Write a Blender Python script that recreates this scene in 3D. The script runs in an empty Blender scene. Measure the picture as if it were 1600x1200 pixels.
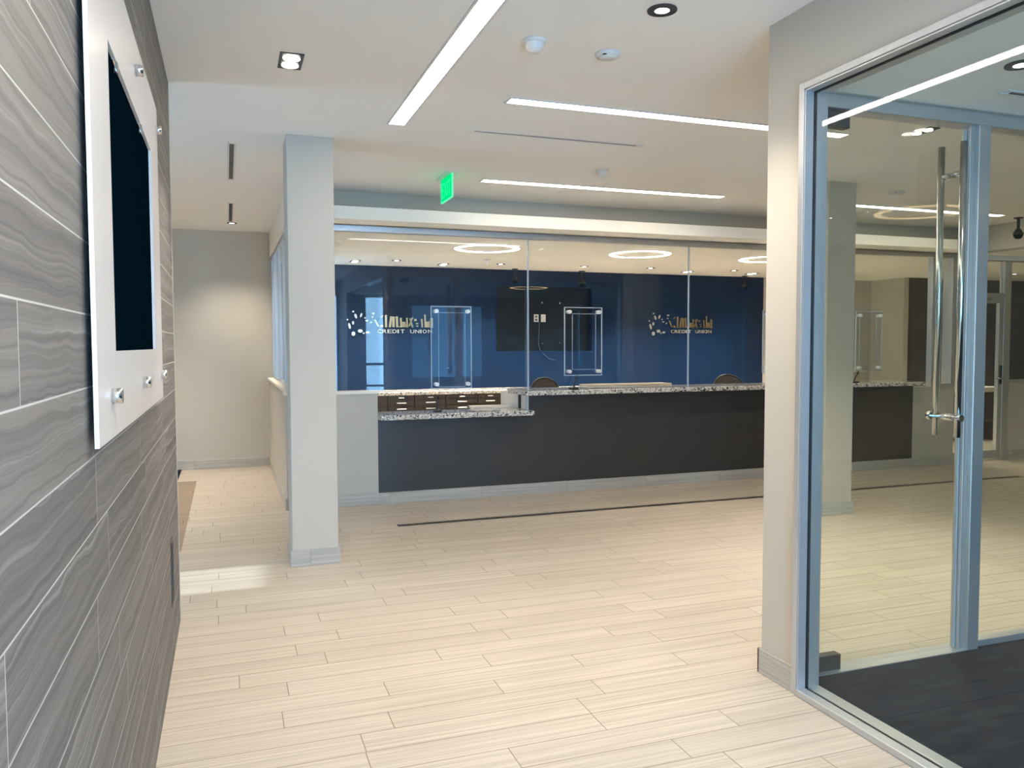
import bpy, bmesh, math, random
from mathutils import Vector, Matrix
C = bpy.context.scene.collection
PI = math.pi
random.seed(5)

# ------------------------------------------------------------------ node helpers
class NT:
    def __init__(s, name):
        s.m = bpy.data.materials.new(name); s.m.use_nodes = True
        s.t = s.m.node_tree; s.t.nodes.clear()
        s.out = s.t.nodes.new('ShaderNodeOutputMaterial')
    def n(s, typ, **kw):
        nd = s.t.nodes.new(typ)
        for k, v in kw.items(): setattr(nd, k, v)
        return nd
    def link(s, a, b): s.t.links.new(a, b)
    def put(s, sock, v):
        if hasattr(v, 'is_linked'): s.link(v, sock)
        else: sock.default_value = v
    def math(s, op, a, b=None, c=None):
        nd = s.n('ShaderNodeMath', operation=op)
        s.put(nd.inputs[0], a)
        if b is not None: s.put(nd.inputs[1], b)
        if c is not None: s.put(nd.inputs[2], c)
        return nd.outputs[0]
    def mix(s, f, a, b):
        nd = s.n('ShaderNodeMix', data_type='RGBA')
        s.put(nd.inputs[0], f)
        for i, v in ((6, a), (7, b)):
            if isinstance(v, tuple): v = tuple(v[:3]) + (1,)
            s.put(nd.inputs[i], v)
        return nd.outputs[2]
    def ramp(s, f, lo, hi):
        nd = s.n('ShaderNodeMapRange'); nd.clamp = True
        s.put(nd.inputs[0], f); nd.inputs[1].default_value = lo; nd.inputs[2].default_value = hi
        return nd.outputs[0]
    def pos(s):
        g = s.n('ShaderNodeNewGeometry'); x = s.n('ShaderNodeSeparateXYZ')
        s.link(g.outputs['Position'], x.inputs[0]); return x.outputs
    def vec(s, x, y, z):
        nd = s.n('ShaderNodeCombineXYZ')
        for i, v in enumerate((x, y, z)): s.put(nd.inputs[i], v)
        return nd.outputs[0]
    def noise(s, v, scale, detail=2, rough=.5, out=0):
        nd = s.n('ShaderNodeTexNoise'); s.put(nd.inputs['Vector'], v)
        nd.inputs['Scale'].default_value = scale; nd.inputs['Detail'].default_value = detail
        nd.inputs['Roughness'].default_value = rough
        return nd.outputs[out]
    def white(s, v):
        nd = s.n('ShaderNodeTexWhiteNoise', noise_dimensions='3D'); s.put(nd.inputs['Vector'], v)
        return nd.outputs[0]
    def bsdf(s, color, rough=.5, metal=0., spec=.5, bump=None, bstr=.1, bdist=.01, **kw):
        p = s.n('ShaderNodeBsdfPrincipled')
        if isinstance(color, tuple): color = tuple(color[:3]) + (1,)
        s.put(p.inputs['Base Color'], color); s.put(p.inputs['Roughness'], rough)
        p.inputs['Metallic'].default_value = metal; p.inputs['Specular IOR Level'].default_value = spec
        for k, v in kw.items(): s.put(p.inputs[k.replace('_', ' ')], v)
        if bump is not None:
            b = s.n('ShaderNodeBump'); b.inputs['Strength'].default_value = bstr; b.inputs['Distance'].default_value = bdist
            s.put(b.inputs['Height'], bump); s.link(b.outputs[0], p.inputs['Normal'])
        s.link(p.outputs[0], s.out.inputs[0]); return s.m

def paint(name, col, rough=.6, spec=.3):
    t = NT(name); g = t.n('ShaderNodeNewGeometry')
    nz = t.noise(g.outputs['Position'], 220, 2)
    return t.bsdf(col, rough, spec=spec, bump=nz, bstr=.06, bdist=.002)
def plain(name, col, rough=.5, metal=0., spec=.5, **kw):
    t = NT(name); return t.bsdf(col, rough, metal, spec, **kw)
def brushed(name, col, rough=.25):
    t = NT(name); p = t.pos()
    nz = t.noise(t.vec(t.math('MULTIPLY', p[0], 400), t.math('MULTIPLY', p[1], 400), t.math('MULTIPLY', p[2], 8)), 1, 2)
    r = t.math('MULTIPLY_ADD', nz, .15, rough - .07)
    return t.bsdf(col, r, 1.0)
def emit(name, col, s, tinted=None):
    t = NT(name); e = t.n('ShaderNodeEmission'); e.inputs[0].default_value = col + (1,); e.inputs[1].default_value = s
    t.link(e.outputs[0], t.out.inputs[0]); return t.m
def glass(name, tint=(.93, .97, .95), gain=1.0, ior=1.5):
    # architectural pane: straight-through tinted light plus the mirror image of its two faces (front face only)
    t = NT(name)
    tr = t.n('ShaderNodeBsdfTransparent'); tr.inputs[0].default_value = tint + (1,)
    gl = t.n('ShaderNodeBsdfGlossy'); gl.inputs['Roughness'].default_value = 0.0; gl.inputs[0].default_value = (1, 1, 1, 1)
    fr = t.n('ShaderNodeFresnel'); fr.inputs[0].default_value = ior
    g = t.n('ShaderNodeNewGeometry')
    R = fr.outputs[0]
    R2 = t.math('DIVIDE', t.math('MULTIPLY', R, 2.0), t.math('ADD', R, 1.0))
    f = t.math('MULTIPLY', t.math('MULTIPLY', R2, t.math('SUBTRACT', 1.0, g.outputs['Backfacing'])), gain)
    mx = t.n('ShaderNodeMixShader'); t.link(f, mx.inputs[0]); t.link(tr.outputs[0], mx.inputs[1]); t.link(gl.outputs[0], mx.inputs[2])
    t.link(mx.outputs[0], t.out.inputs[0]); return t.m

def planks(name, ua, va, L, H, voff, c0, c1, vein, grout, gw=.0035, rough=.4, spec=.4, mode='wall', seed=0.):
    t = NT(name); p = t.pos(); u, v = p[ua], p[va]
    vr = t.math('DIVIDE', t.math('SUBTRACT', v, voff), H); row = t.math('FLOOR', vr)
    off = t.white(t.vec(row, seed + 3.3, 0.0))
    ur = t.math('ADD', t.math('DIVIDE', u, L), off); col = t.math('FLOOR', ur)
    fu, fv = t.math('FRACT', ur), t.math('FRACT', vr)
    ju = t.math('MULTIPLY', t.math('MINIMUM', fu, t.math('SUBTRACT', 1.0, fu)), L)
    jv = t.math('MULTIPLY', t.math('MINIMUM', fv, t.math('SUBTRACT', 1.0, fv)), H)
    j = t.math('MINIMUM', ju, jv)
    g = t.math('SUBTRACT', 1.0, t.ramp(j, gw * .3, gw * .75))
    rnd = t.white(t.vec(row, col, seed + 7.0)); rnd2 = t.white(t.vec(row, col, seed + 19.0))
    if mode == 'wall':
        sd = t.math('MULTIPLY', rnd, 40)
        w = t.noise(t.vec(t.math('MULTIPLY', u, 3.2), t.math('MULTIPLY', v, 7), sd), 1.0, 2, .5)
        w2 = t.noise(t.vec(t.math('MULTIPLY', u, 11), t.math('MULTIPLY', v, 16), sd), 1.0, 2, .5)
        vv = t.math('ADD', v, t.math('ADD', t.math('MULTIPLY', w, .06), t.math('MULTIPLY', w2, .012)))
        f1 = t.noise(t.vec(t.math('MULTIPLY', u, .5), t.math('MULTIPLY', vv, 105), t.math('MULTIPLY', rnd2, 30)), 1.0, 4, .65)
        f2 = t.noise(t.vec(t.math('MULTIPLY', u, .35), t.math('MULTIPLY', vv, 26), t.math('MULTIPLY', rnd2, 17)), 1.0, 2, .5)
        f3 = t.noise(t.vec(t.math('MULTIPLY', u, .6), t.math('MULTIPLY', vv, 78), t.math('MULTIPLY', rnd2, 51)), 1.0, 1, .5)
        vn = t.math('MULTIPLY', t.ramp(f3, .60, .74), .38)
        base = t.mix(t.math('ADD', t.math('ADD', t.math('MULTIPLY', t.ramp(f1, .28, .72), .55), t.math('MULTIPLY', t.ramp(f2, .3, .7), .35)), t.math('MULTIPLY_ADD', rnd, .16, -.06)), c0, c1)
        colr = t.mix(vn, base, vein)
    else:
        fine = t.noise(t.vec(t.math('MULTIPLY', u, .9), t.math('MULTIPLY', v, 55), t.math('MULTIPLY', rnd, 30)), 1.4, 4, .62)
        st = t.ramp(fine, .36, .64)
        base = t.mix(t.math('ADD', t.math('MULTIPLY', st, .9), t.math('MULTIPLY_ADD', rnd2, .3, -.1)), c0, c1)
        vn = t.ramp(t.noise(t.vec(t.math('MULTIPLY', u, .7), t.math('MULTIPLY', v, 24), t.math('MULTIPLY', rnd, 11)), 1.3, 2), .55, .75)
        colr = t.mix(t.math('MULTIPLY', vn, .4), base, vein)
    colr = t.mix(g, colr, grout)
    h = t.math('SUBTRACT', 1.0, g)
    rr = t.math('MULTIPLY_ADD', g, .3, rough)
    return t.bsdf(colr, rr, spec=spec, bump=h, bstr=.25, bdist=.002)

def granite(name):
    t = NT(name); g = t.n('ShaderNodeNewGeometry'); P = g.outputs['Position']
    a = t.noise(P, 34, 4, .7); b = t.noise(P, 75, 3, .6)
    v = t.n('ShaderNodeTexVoronoi'); t.put(v.inputs['Vector'], P); v.inputs['Scale'].default_value = 55
    c = t.mix(t.ramp(a, .43, .52), (.014, .014, .016), (.58, .54, .48))
    c = t.mix(t.ramp(b, .50, .58), c, (.80, .78, .73))
    c = t.mix(t.math('MULTIPLY', t.ramp(v.outputs[0], .45, .2), .4), c, (.16, .14, .13))
    return t.bsdf(c, .12, spec=.5)

def carpet_mat(name):
    t = NT(name); p = t.pos(); S = .61
    ur, vr = t.math('DIVIDE', p[0], S), t.math('DIVIDE', p[1], S)
    cu, cv = t.math('FLOOR', ur), t.math('FLOOR', vr)
    r = t.white(t.vec(cu, cv, 1.0)); fu, fv = t.math('FRACT', ur), t.math('FRACT', vr)
    j = t.math('MINIMUM', t.math('MINIMUM', fu, t.math('SUBTRACT', 1.0, fu)), t.math('MINIMUM', fv, t.math('SUBTRACT', 1.0, fv)))
    seam = t.math('SUBTRACT', 1.0, t.ramp(j, 0.0, .012))
    st = t.noise(t.vec(t.math('MULTIPLY', p[0], 2.5), t.math('MULTIPLY', p[1], 26), r), 1.0, 3, .6)
    blk = t.noise(t.vec(t.math('MULTIPLY', p[0], 5), t.math('MULTIPLY', p[1], 14), t.math('MULTIPLY', r, 9)), 1.0, 1)
    pile = t.noise(t.vec(p[0], p[1], 0.0), 380, 2)
    c = t.mix(t.math('ADD', t.math('MULTIPLY', st, .7), t.math('MULTIPLY', r, .3)), (.006, .010, .018), (.024, .033, .052))
    c = t.mix(t.math('MULTIPLY', t.ramp(blk, .5, .62), .35), c, (.034, .048, .062))
    c = t.mix(t.math('MULTIPLY', seam, .5), c, (.006, .008, .012))
    return t.bsdf(c, .95, spec=.1, bump=pile, bstr=.5, bdist=.004)

def ink_strip(name):
    t = NT(name); p = t.pos()
    a = t.noise(t.vec(t.math('MULTIPLY', p[0], 9), t.math('MULTIPLY', p[1], 60), 0.0), 1.0, 4, .65)
    c = t.mix(t.ramp(a, .5, .68), (.02, .018, .017), (.33, .29, .25))
    return t.bsdf(c, .35)

M = {}
M['wall'] = paint('greige_wall_paint', (.545, .508, .44))
M['white'] = paint('white_ceiling_paint', (.84, .82, .785), .7, .2)
M['soffit'] = paint('cream_soffit_paint', (.92, .88, .79), .6, .25)
M['blue'] = paint('navy_wall_paint', (.0030, .0185, .060), .5, .2)
M['navy'] = paint('dark_niche_paint', (.0018, .0085, .019), .5, .3)
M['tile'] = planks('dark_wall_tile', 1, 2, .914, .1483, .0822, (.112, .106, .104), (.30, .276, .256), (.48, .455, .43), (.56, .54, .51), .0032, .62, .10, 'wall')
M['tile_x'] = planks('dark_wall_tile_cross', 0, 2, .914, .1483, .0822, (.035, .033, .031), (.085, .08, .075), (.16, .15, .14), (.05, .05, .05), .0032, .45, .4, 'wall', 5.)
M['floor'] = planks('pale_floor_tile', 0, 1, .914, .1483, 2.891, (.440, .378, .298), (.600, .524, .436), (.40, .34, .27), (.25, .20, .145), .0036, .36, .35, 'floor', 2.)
M['base'] = planks('grey_skirting_tile', 0, 2, .914, .30, -.1, (.40, .375, .335), (.55, .52, .47), (.36, .34, .30), (.30, .28, .25), .003, .35, .4, 'floor', 4.)
M['base_y'] = planks('grey_skirting_tile_side', 1, 2, .914, .30, -.1, (.40, .375, .335), (.55, .52, .47), (.36, .34, .30), (.30, .28, .25), .003, .35, .4, 'floor', 6.)
M['shade_floor'] = planks('shade_floor_tile', 0, 1, .914, .1483, 2.891, (.25, .185, .13), (.32, .24, .17), (.22, .165, .115), (.15, .11, .08), .0036, .4, .35, 'floor', 2.)  # browner copy of the floor tile, shade put into its colour
M['laminate'] = plain('charcoal_laminate', (.044, .043, .043), .36, spec=.5)
M['granite'] = granite('speckled_granite')
M['carpet'] = carpet_mat('navy_carpet_tile')
M['strip'] = ink_strip('black_mosaic')
M['alu'] = brushed('satin_aluminium', (.60, .61, .62), .38)
M['alu_frame'] = plain('anodised_frame', (.58, .59, .60), .34, .65)
M['steel'] = brushed('stainless_steel', (.66, .66, .65), .18)
M['chrome'] = plain('chrome', (.8, .8, .8), .12, 1.0)
M['gasket'] = plain('black_rubber', (.008, .008, .01), .6)
M['black'] = plain('black_plastic', (.012, .012, .014), .4)
M['dkgrey'] = plain('dark_grey_metal', (.05, .05, .055), .45, .4)
M['bronze'] = plain('grey_patch_metal', (.10, .095, .09), .4, .6)
M['wplastic'] = plain('white_plastic', (.68, .68, .66), .45)
M['acrylic'] = plain('white_acrylic', (.80, .765, .745), .25, spec=.5)
M['screen'] = plain('tv_glass', (.0010, .0065, .0120), .4, spec=.0)
M['edge'] = plain('polished_acrylic_edge', (.40, .48, .56), .15, spec=.6)
M['cordgrey'] = plain('grey_cord', (.16, .18, .21), .5)
M['stud'] = plain('satin_stud', (.82, .82, .82), .35, .35)
M['gold'] = plain('brushed_gold', (.95, .70, .38), .28, 1.0)
M['pewter'] = plain('pale_gold', (.95, .85, .72), .3, .8)
M['pane'] = glass('clear_pane', (.965, .98, .98), .64)
M['pane_g'] = glass('greenish_pane', (.935, .955, .93), .42)
M['pane_shade'] = glass('shaded_pane', (.22, .27, .30))
M['sheet'] = glass('clear_acrylic_sheet', (.93, .95, .97))
M['wood'] = planks('dark_cabinet_veneer', 2, 0, 3.0, 3.0, -1., (.050, .040, .033), (.085, .070, .058), (.04, .03, .025), (.05, .04, .03), .0001, .4, .4, 'floor', 9.)
M['cream'] = plain('cream_laminate', (.74, .70, .63), .4)
M['mesh'] = plain('brown_chair_mesh', (.055, .045, .04), .8)
M['beigepaper'] = plain('beige_tray', (.62, .54, .42), .5)
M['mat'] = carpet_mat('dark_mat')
LS = 6.0
M['led'] = emit('led_diffuser', (1.0, .90, .78), LS)
M['ledring'] = emit('ring_diffuser', (1.0, .88, .72), 4.5)
M['led_office'] = emit('office_ring_diffuser', (1.0, .72, .38), 2.2)
M['lamp'] = emit('downlight_lens', (1.0, .92, .80), 5.0)
M['exitgreen'] = emit('exit_green', (.0, .85, .24), .22)
M['exitletter'] = emit('exit_letter', (.02, .95, .32), .25)
M['exitedge'] = emit('exit_edge', (.12, 1.0, .45), .26)

# ------------------------------------------------------------------ mesh helpers
def BM(): return bmesh.new()
def box(b, x0, x1, y0, y1, z0, z1, bev=0., seg=1):
    if x1 < x0: x0, x1 = x1, x0
    if y1 < y0: y0, y1 = y1, y0
    if z1 < z0: z0, z1 = z1, z0
    vs = [b.verts.new(p) for p in ((x0, y0, z0), (x1, y0, z0), (x1, y1, z0), (x0, y1, z0), (x0, y0, z1), (x1, y0, z1), (x1, y1, z1), (x0, y1, z1))]
    fs = [b.faces.new([vs[i] for i in f]) for f in ((3, 2, 1, 0), (4, 5, 6, 7), (0, 1, 5, 4), (1, 2, 6, 5), (2, 3, 7, 6), (3, 0, 4, 7))]
    if bev > 0:
        es = set(e for f in fs for e in f.edges)
        bmesh.ops.bevel(b, geom=list(es), offset=bev, segments=seg, affect='EDGES', profile=.5)
    return b
def frame_axes(d):
    d = Vector(d).normalized()
    a = Vector((0, 0, 1)) if abs(d.z) < .9 else Vector((1, 0, 0))
    u = d.cross(a).normalized(); return u, d.cross(u).normalized()
def cyl(b, p0, p1, r0, r1=None, n=20, caps=True):
    r1 = r0 if r1 is None else r1
    p0, p1 = Vector(p0), Vector(p1); u, w = frame_axes(p1 - p0)
    A = [b.verts.new(p0 + (u * math.cos(2 * PI * i / n) + w * math.sin(2 * PI * i / n)) * r0) for i in range(n)]
    B = [b.verts.new(p1 + (u * math.cos(2 * PI * i / n) + w * math.sin(2 * PI * i / n)) * r1) for i in range(n)]
    for i in range(n):
        f = b.faces.new((A[i], A[(i + 1) % n], B[(i + 1) % n], B[i])); f.smooth = True
    if caps: b.faces.new(A[::-1]); b.faces.new(B)
    bmesh.ops.recalc_face_normals(b, faces=b.faces)
    return b
def tube(b, pts, r, n=10, closed=False):
    pts = [Vector(p) for p in pts]; rings = []; m = len(pts)
    ref = None
    for i, p in enumerate(pts):
        d = (pts[(i + 1) % m] - pts[i - 1]) if closed else (pts[min(i + 1, m - 1)] - pts[max(i - 1, 0)])
        d.normalize()
        if ref is None: u, w = frame_axes(d)
        else:
            u = (ref - d * ref.dot(d)).normalized(); w = d.cross(u)
        ref = u
        rings.append([b.verts.new(p + (u * math.cos(2 * PI * k / n) + w * math.sin(2 * PI * k / n)) * r) for k in range(n)])
    for i in range(m if closed else m - 1):
        A, B = rings[i], rings[(i + 1) % m]
        for k in range(n):
            f = b.faces.new((A[k], A[(k + 1) % n], B[(k + 1) % n], B[k])); f.smooth = True
    if not closed: b.faces.new(rings[0][::-1]); b.faces.new(rings[-1])
    bmesh.ops.recalc_face_normals(b, faces=b.faces)
    return b
def lathe(b, prof, cx=0, cy=0, cz=0, n=32):
    rings = []
    for r, z in prof:
        if r < 1e-6: rings.append([b.verts.new((cx, cy, cz + z))])
        else: rings.append([b.verts.new((cx + r * math.cos(2 * PI * i / n), cy + r * math.sin(2 * PI * i / n), cz + z)) for i in range(n)])
    for A, B in zip(rings, rings[1:]):
        for i in range(n):
            j = (i + 1) % n
            if len(A) == 1 and len(B) == 1: continue
            if len(A) == 1: f = b.faces.new((A[0], B[j], B[i]))
            elif len(B) == 1: f = b.faces.new((A[i], A[j], B[0]))
            else: f = b.faces.new((A[i], A[j], B[j], B[i]))
            f.smooth = True
    bmesh.ops.recalc_face_normals(b, faces=b.faces)
    return b
def annulus(b, R, r, z0, z1, cx=0, cy=0, cz=0, n=48):
    lathe(b, [(r, z0), (R, z0), (R, z1), (r, z1), (r, z0)], cx, cy, cz, n)
    for f in b.faces: f.smooth = False
    return b
def loft_z(b, rings):
    pass
def obj(name, b, mat, parent=None, loc=(0, 0, 0)):
    bmesh.ops.remove_doubles(b, verts=b.verts, dist=1e-6)
    me = bpy.data.meshes.new(name); b.to_mesh(me); b.free()
    if mat is not None: me.materials.append(M[mat] if isinstance(mat, str) else mat)
    o = bpy.data.objects.new(name, me); C.objects.link(o)
    if parent is not None: o.parent = parent
    o.location = loc
    return o
def shift(b, loc):
    bmesh.ops.translate(b, verts=b.verts, vec=(-loc[0], -loc[1], -loc[2])); return b
def tag(o, label, cat, group=None):
    o['label'] = label; o['category'] = cat
    if group: o['group'] = group
    return o
def thing(name, label, cat, loc=(0, 0, 0), rotz=0., group=None):
    o = bpy.data.objects.new(name, None); C.objects.link(o); o.empty_display_size = .1
    o.location = loc; o.rotation_euler = (0, 0, rotz)
    return tag(o, label, cat, group)
def struct(name, b, mat, parent=None):
    o = obj(name, b, mat, parent)
    if parent is None: o['kind'] = 'structure'
    return o
def wbox(*a, **k): return box(BM(), *a, **k)
def single(name, b, mat, label, cat, group=None, org=None):
    # one-mesh thing built in world coordinates, its origin moved to org
    org = org or (0, 0, 0); shift(b, org)
    return tag(obj(name, b, mat, None, org), label, cat, group)
def part(name, b, mat, root, world=True):
    # root is the thing (unrotated) or one of its parts; meshes come in world coordinates
    top = root
    while top.parent: top = top.parent
    if world: shift(b, top.location)
    return obj(name, b, mat, root)
def dup(root, loc, label, group=None, rotz=None):
    r = root.copy(); C.objects.link(r); r.location = loc; r['label'] = label
    if rotz is not None: r.rotation_euler = (0, 0, rotz)
    if group: r['group'] = group
    for ch in list(root.children):
        c = ch.copy(); C.objects.link(c); c.parent = r
        for g in list(ch.children):
            d = g.copy(); C.objects.link(d); d.parent = c
    return r
def text_mesh(s, size, depth, rot=None):
    cu = bpy.data.curves.new('txt', 'FONT'); cu.body = s; cu.size = size; cu.extrude = depth
    o = bpy.data.objects.new('txt', cu); C.objects.link(o)
    dg = bpy.context.evaluated_depsgraph_get(); me = bpy.data.meshes.new_from_object(o.evaluated_get(dg))
    b = BM(); b.from_mesh(me)
    bpy.data.objects.remove(o); bpy.data.meshes.remove(me); bpy.data.curves.remove(cu)
    return b

H, HT, HO = 2.90, 2.57, 2.60     # lobby, teller room and office ceiling heights

# ------------------------------------------------------------------ the room shell
b = BM()
box(b, -3.6, 2.27, -2.6, 11.0, -.12, 0); box(b, 2.27, 14.2, 2.90, 11.0, -.12, 0)
struct('floor', b, 'floor')
struct('floor', wbox(2.30, 9.0, -2.6, 2.899, -.12, .004), 'carpet')
# main ceiling (lobby, corridor and the open side), lower slabs over the tellers, the office and the far vestibule
struct('ceiling', wbox(-3.6, 14.2, -2.6, 11.0, H, H + .15), 'white')
struct('ceiling', wbox(.66, 14.0, 7.56, 10.9, HT, HT + .06), 'soffit')
struct('ceiling', wbox(2.38, 9.0, -2.5, 2.84, HO, HO + .06), 'white')
struct('ceiling', wbox(8.75, 14.0, 3.0, 7.44, 2.61, 2.67), 'white')
# left tiled wall with the recess for the screen
b = BM(); X0, X1 = -.52, -.268
NY0, NY1, NZ0, NZ1 = 1.915, 3.36, 1.445, 2.30
box(b, X0, X1, -2.5, NY0, 0, H); box(b, X0, X1, NY1, 4.66, 0, H)
box(b, X0, X1, NY0, NY1, 0, NZ0); box(b, X0, X1, NY0, NY1, NZ1, H); box(b, X0, X0 + .1, NY0, NY1, NZ0, NZ1)
wl = struct('wall_left', b, 'tile')
struct('trim_1', wbox(-.274, -.2655, 4.656, 4.664, 0, H, bev=.001), 'wall')     # metal corner bead
# corridor end wall and far blue wall
struct('wall_back', wbox(-3.6, .66, 10.40, 10.55, 0, H), 'wall')
b = BM(); BX0, BX1, BZ0, BZ1 = 3.60, 5.09, 1.414, 2.335
box(b, .66, BX0, 10.75, 10.9, 0, HT); box(b, BX1, 8.12, 10.75, 10.9, 0, HT)
box(b, BX0, BX1, 10.75, 10.9, 0, BZ0); box(b, BX0, BX1, 10.75, 10.9, BZ1, HT)
wf = struct('wall_far', b, 'blue')
struct('screen_niche', wbox(BX0, BX1, 10.83, 10.9, BZ0, BZ1), 'navy', wf)
struct('wall_far_right', wbox(8.12, 10.4, 10.75, 10.9, 0, HT), 'wall')
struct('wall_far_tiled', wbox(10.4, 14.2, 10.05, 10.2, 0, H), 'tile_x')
struct('wall_far_return', wbox(10.3, 10.4, 10.05, 10.75, 0, HT), 'wall')
# rear and outer walls with daylight windows
RW = [(-.10, 1.5, .10, 2.62), (2.13, 2.27, .10, 2.60), (2.83, 3.31, .10, 2.58), (3.85, 5.55, .75, 2.42), (7.86, 7.97, .95, 2.52)]  # first window is made wide, out of view, to add daylight
b = BM(); y0, y1 = -2.62, -2.5
xs = -3.6
for (a, c, z0, z1) in RW:
    box(b, xs, a, y0, y1, 0, H); box(b, a, c, y0, y1, 0, z0); box(b, a, c, y0, y1, z1, H); xs = c
box(b, xs, 9.0, y0, y1, 0, H)
struct('wall_rear', b, 'wall')
for i, (a, c, z0, z1) in enumerate(RW):
    fb = BM(); t = .035
    box(fb, a, a + t, -2.60, -2.52, z0, z1); box(fb, c - t, c, -2.60, -2.52, z0, z1)
    box(fb, a, c, -2.60, -2.52, z1 - t, z1); box(fb, a, c, -2.60, -2.52, z0, z0 + t)
    if i in (0, 2):
        box(fb, a, c, -2.60, -2.52, 1.07, 1.12); box(fb, a, c, -2.60, -2.52, .60, .64)
    w = struct('window_%d' % (i + 1), fb, 'alu')
    if i != 4: obj('pane', wbox(a + t, c - t, -2.566, -2.556, z0 + t, z1 - t), 'pane_shade' if i == 3 else 'pane', w)
    else: obj('pane', wbox(a + t, c - t, -2.566, -2.556, z0 + t, z1 - t), 'pane_shade', w)
b = BM(); SY0, SY1, SZ = 5.07, 5.60, 2.02
box(b, -3.6, -3.48, -2.6, SY0, 0, H); box(b, -3.6, -3.48, SY1, 10.5, 0, H); box(b, -3.6, -3.48, SY0, SY1, SZ, H)
struct('wall_outer_left', b, 'wall')
struct('window_10', wbox(-3.55, -3.53, SY0, SY1, .02, SZ), 'pane')
struct('wall_outer_right', wbox(14.1, 14.2, 2.8, 11.0, 0, H), 'wall')
struct('wall_office_right', wbox(8.9, 9.0, -2.6, 2.83, 0, H), 'wall')
# right wall: stub at the corner, head over the glazing, plain run behind the camera
GY0, GY1, GZ1 = -1.2, 2.775, 2.577
b = BM()
box(b, 2.28, 2.38, GY1, 3.0, 0, H); box(b, 2.28, 2.38, GY0, GY1, GZ1, H); box(b, 2.28, 2.38, -2.5, GY0, 0, H)
struct('wall_right', b, 'wall')
b = BM(); box(b, 2.265, 2.28, GY1 - .002, 3.012, 0, .112, bev=.002); box(b, 2.265, 2.38, 3.0, 3.012, 0, .112, bev=.002)
struct('baseboard_right', b, 'base_y')
# wall over the office door (faces the lobby)
struct('wall_office_head', wbox(2.38, 8.75, 2.84, 2.98, 2.595, H), 'wall')
struct('wall_office_front', wbox(6.27, 6.95, 2.84, 2.98, 0, 2.595), 'wall')
# header at the right end of the lobby
struct('wall_vestibule', wbox(8.75, 14.2, 2.84, 2.98, 0, H), 'wall')
struct('wall_vestibule_head', wbox(8.55, 8.75, 2.98, 7.44, 2.60, H), 'wall')

# low walls of the teller enclosure
struct('wall_low_front', wbox(.49, 1.325, 7.48, 7.62, 0, 1.048), 'wall')
struct('wall_low_left', wbox(.49, .62, 7.62, 10.40, 0, 1.075), 'wall')
struct('trim_2', wbox(.475, 1.34, 7.465, 7.63, 1.048, 1.076, bev=.004), 'soffit')
struct('trim_3', wbox(.475, .63, 7.63, 10.40, 1.075, 1.103, bev=.004), 'soffit')
struct('wall_low_right', wbox(7.84, 8.5, 7.48, 7.62, 0, .975), 'wall')
b = BM(); box(b, .49, 1.335, 7.462, 7.48, 0, .110, bev=.002)
struct('baseboard_front_left', b, 'base')
struct('baseboard_front', wbox(1.335, 8.5, 7.455, 7.478, 0, .108, bev=.002), 'base')
struct('baseboard_low_left', wbox(.476, .49, 7.47, 10.40, 0, .110, bev=.002), 'base_y')
struct('baseboard_back', wbox(-.50, .476, 10.385, 10.40, 0, .110, bev=.002), 'base')
struct('baseboard_back_left', wbox(-1.5, -.50, 10.37, 10.40, 0, .125, bev=.002), 'base')
# soffit over the counter, riser wall above it, side header
struct('trim_4', wbox(.75, 8.50, 7.10, 7.44, 2.606, 2.718, bev=.003), 'soffit')
struct('wall_riser', wbox(.52, 8.55, 7.40, 7.56, 2.606, H), 'wall')
struct('trim_5', wbox(.52, .66, 7.11, 10.40, 2.606, H), 'soffit')
struct('trim_6', wbox(.66, .75, 7.10, 7.40, 2.606, 2.718), 'soffit')
struct('trim_7', wbox(1.31, 8.42, 6.488, 6.560, -.003, .0015), 'strip')        # black mosaic line in the floor
struct('floor_shade', wbox(-1.4, -.345, 6.24, 9.48, -.003, .0015), 'shade_floor')   # brown slab imitating the shade on the floor by the left opening

# ------------------------------------------------------------------ columns
def column(x0, x1, y0, y1, label):
    t = thing('square_column', label, 'column', ((x0 + x1) / 2, (y0 + y1) / 2, 0))
    part('shaft', wbox(x0, x1, y0, y1, 0, H, bev=.004), 'wall', t)
    bb = BM(); s = .013
    for (a, c, d, e) in ((x0 - s, x1 + s, y0 - s, y0), (x0 - s, x1 + s, y1, y1 + s), (x0 - s, x0, y0, y1), (x1, x1 + s, y0, y1)):
        box(bb, a, c, d, e, 0, .113, bev=.002)
    part('skirting', bb, 'base', t)
column(.394, .700, 5.543, 5.85, 'square greige column standing alone left of the teller counter')
column(4.885, 5.188, 5.60, 5.905, 'greige column seen through the glass door on the right')

# ------------------------------------------------------------------ counters
t = thing('counter_base', 'long charcoal laminate front of the teller counter, stepped lower at its left end', 'counter', (4.58, 7.5, 0))
b = BM(); box(b, 1.325, 2.84, 7.48, 7.70, .1, .802); box(b, 2.84, 7.84, 7.48, 7.70, .1, .998)
part('front_panel', b, 'laminate', t)
part('end_panel', wbox(2.828, 2.84, 7.50, 8.30, .802, .998), 'cream', t)
part('dark_gap', wbox(2.812, 2.828, 7.66, 7.70, .852, .996), 'gasket', t)
part('corner_trim', wbox(2.822, 2.842, 7.472, 7.50, .85, .998), 'alu', t)
b = BM(); box(b, 1.325, 2.86, 7.355, 7.81, .803, .850, bev=.006, seg=2)
single('granite_countertop', b, 'granite', 'low speckled granite counter slab at the left, under the open gap', 'countertop', org=(2.1, 7.6, .803))
b = BM(); box(b, 2.77, 7.92, 7.365, 7.92, .999, 1.046, bev=.006, seg=2)
single('granite_countertop', b, 'granite', 'long high speckled granite counter slab over the charcoal front', 'countertop', org=(5.3, 7.6, .999))
b = BM(); box(b, 2.38, 2.812, 7.83, 8.02, .848, .870, bev=.003)
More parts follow.
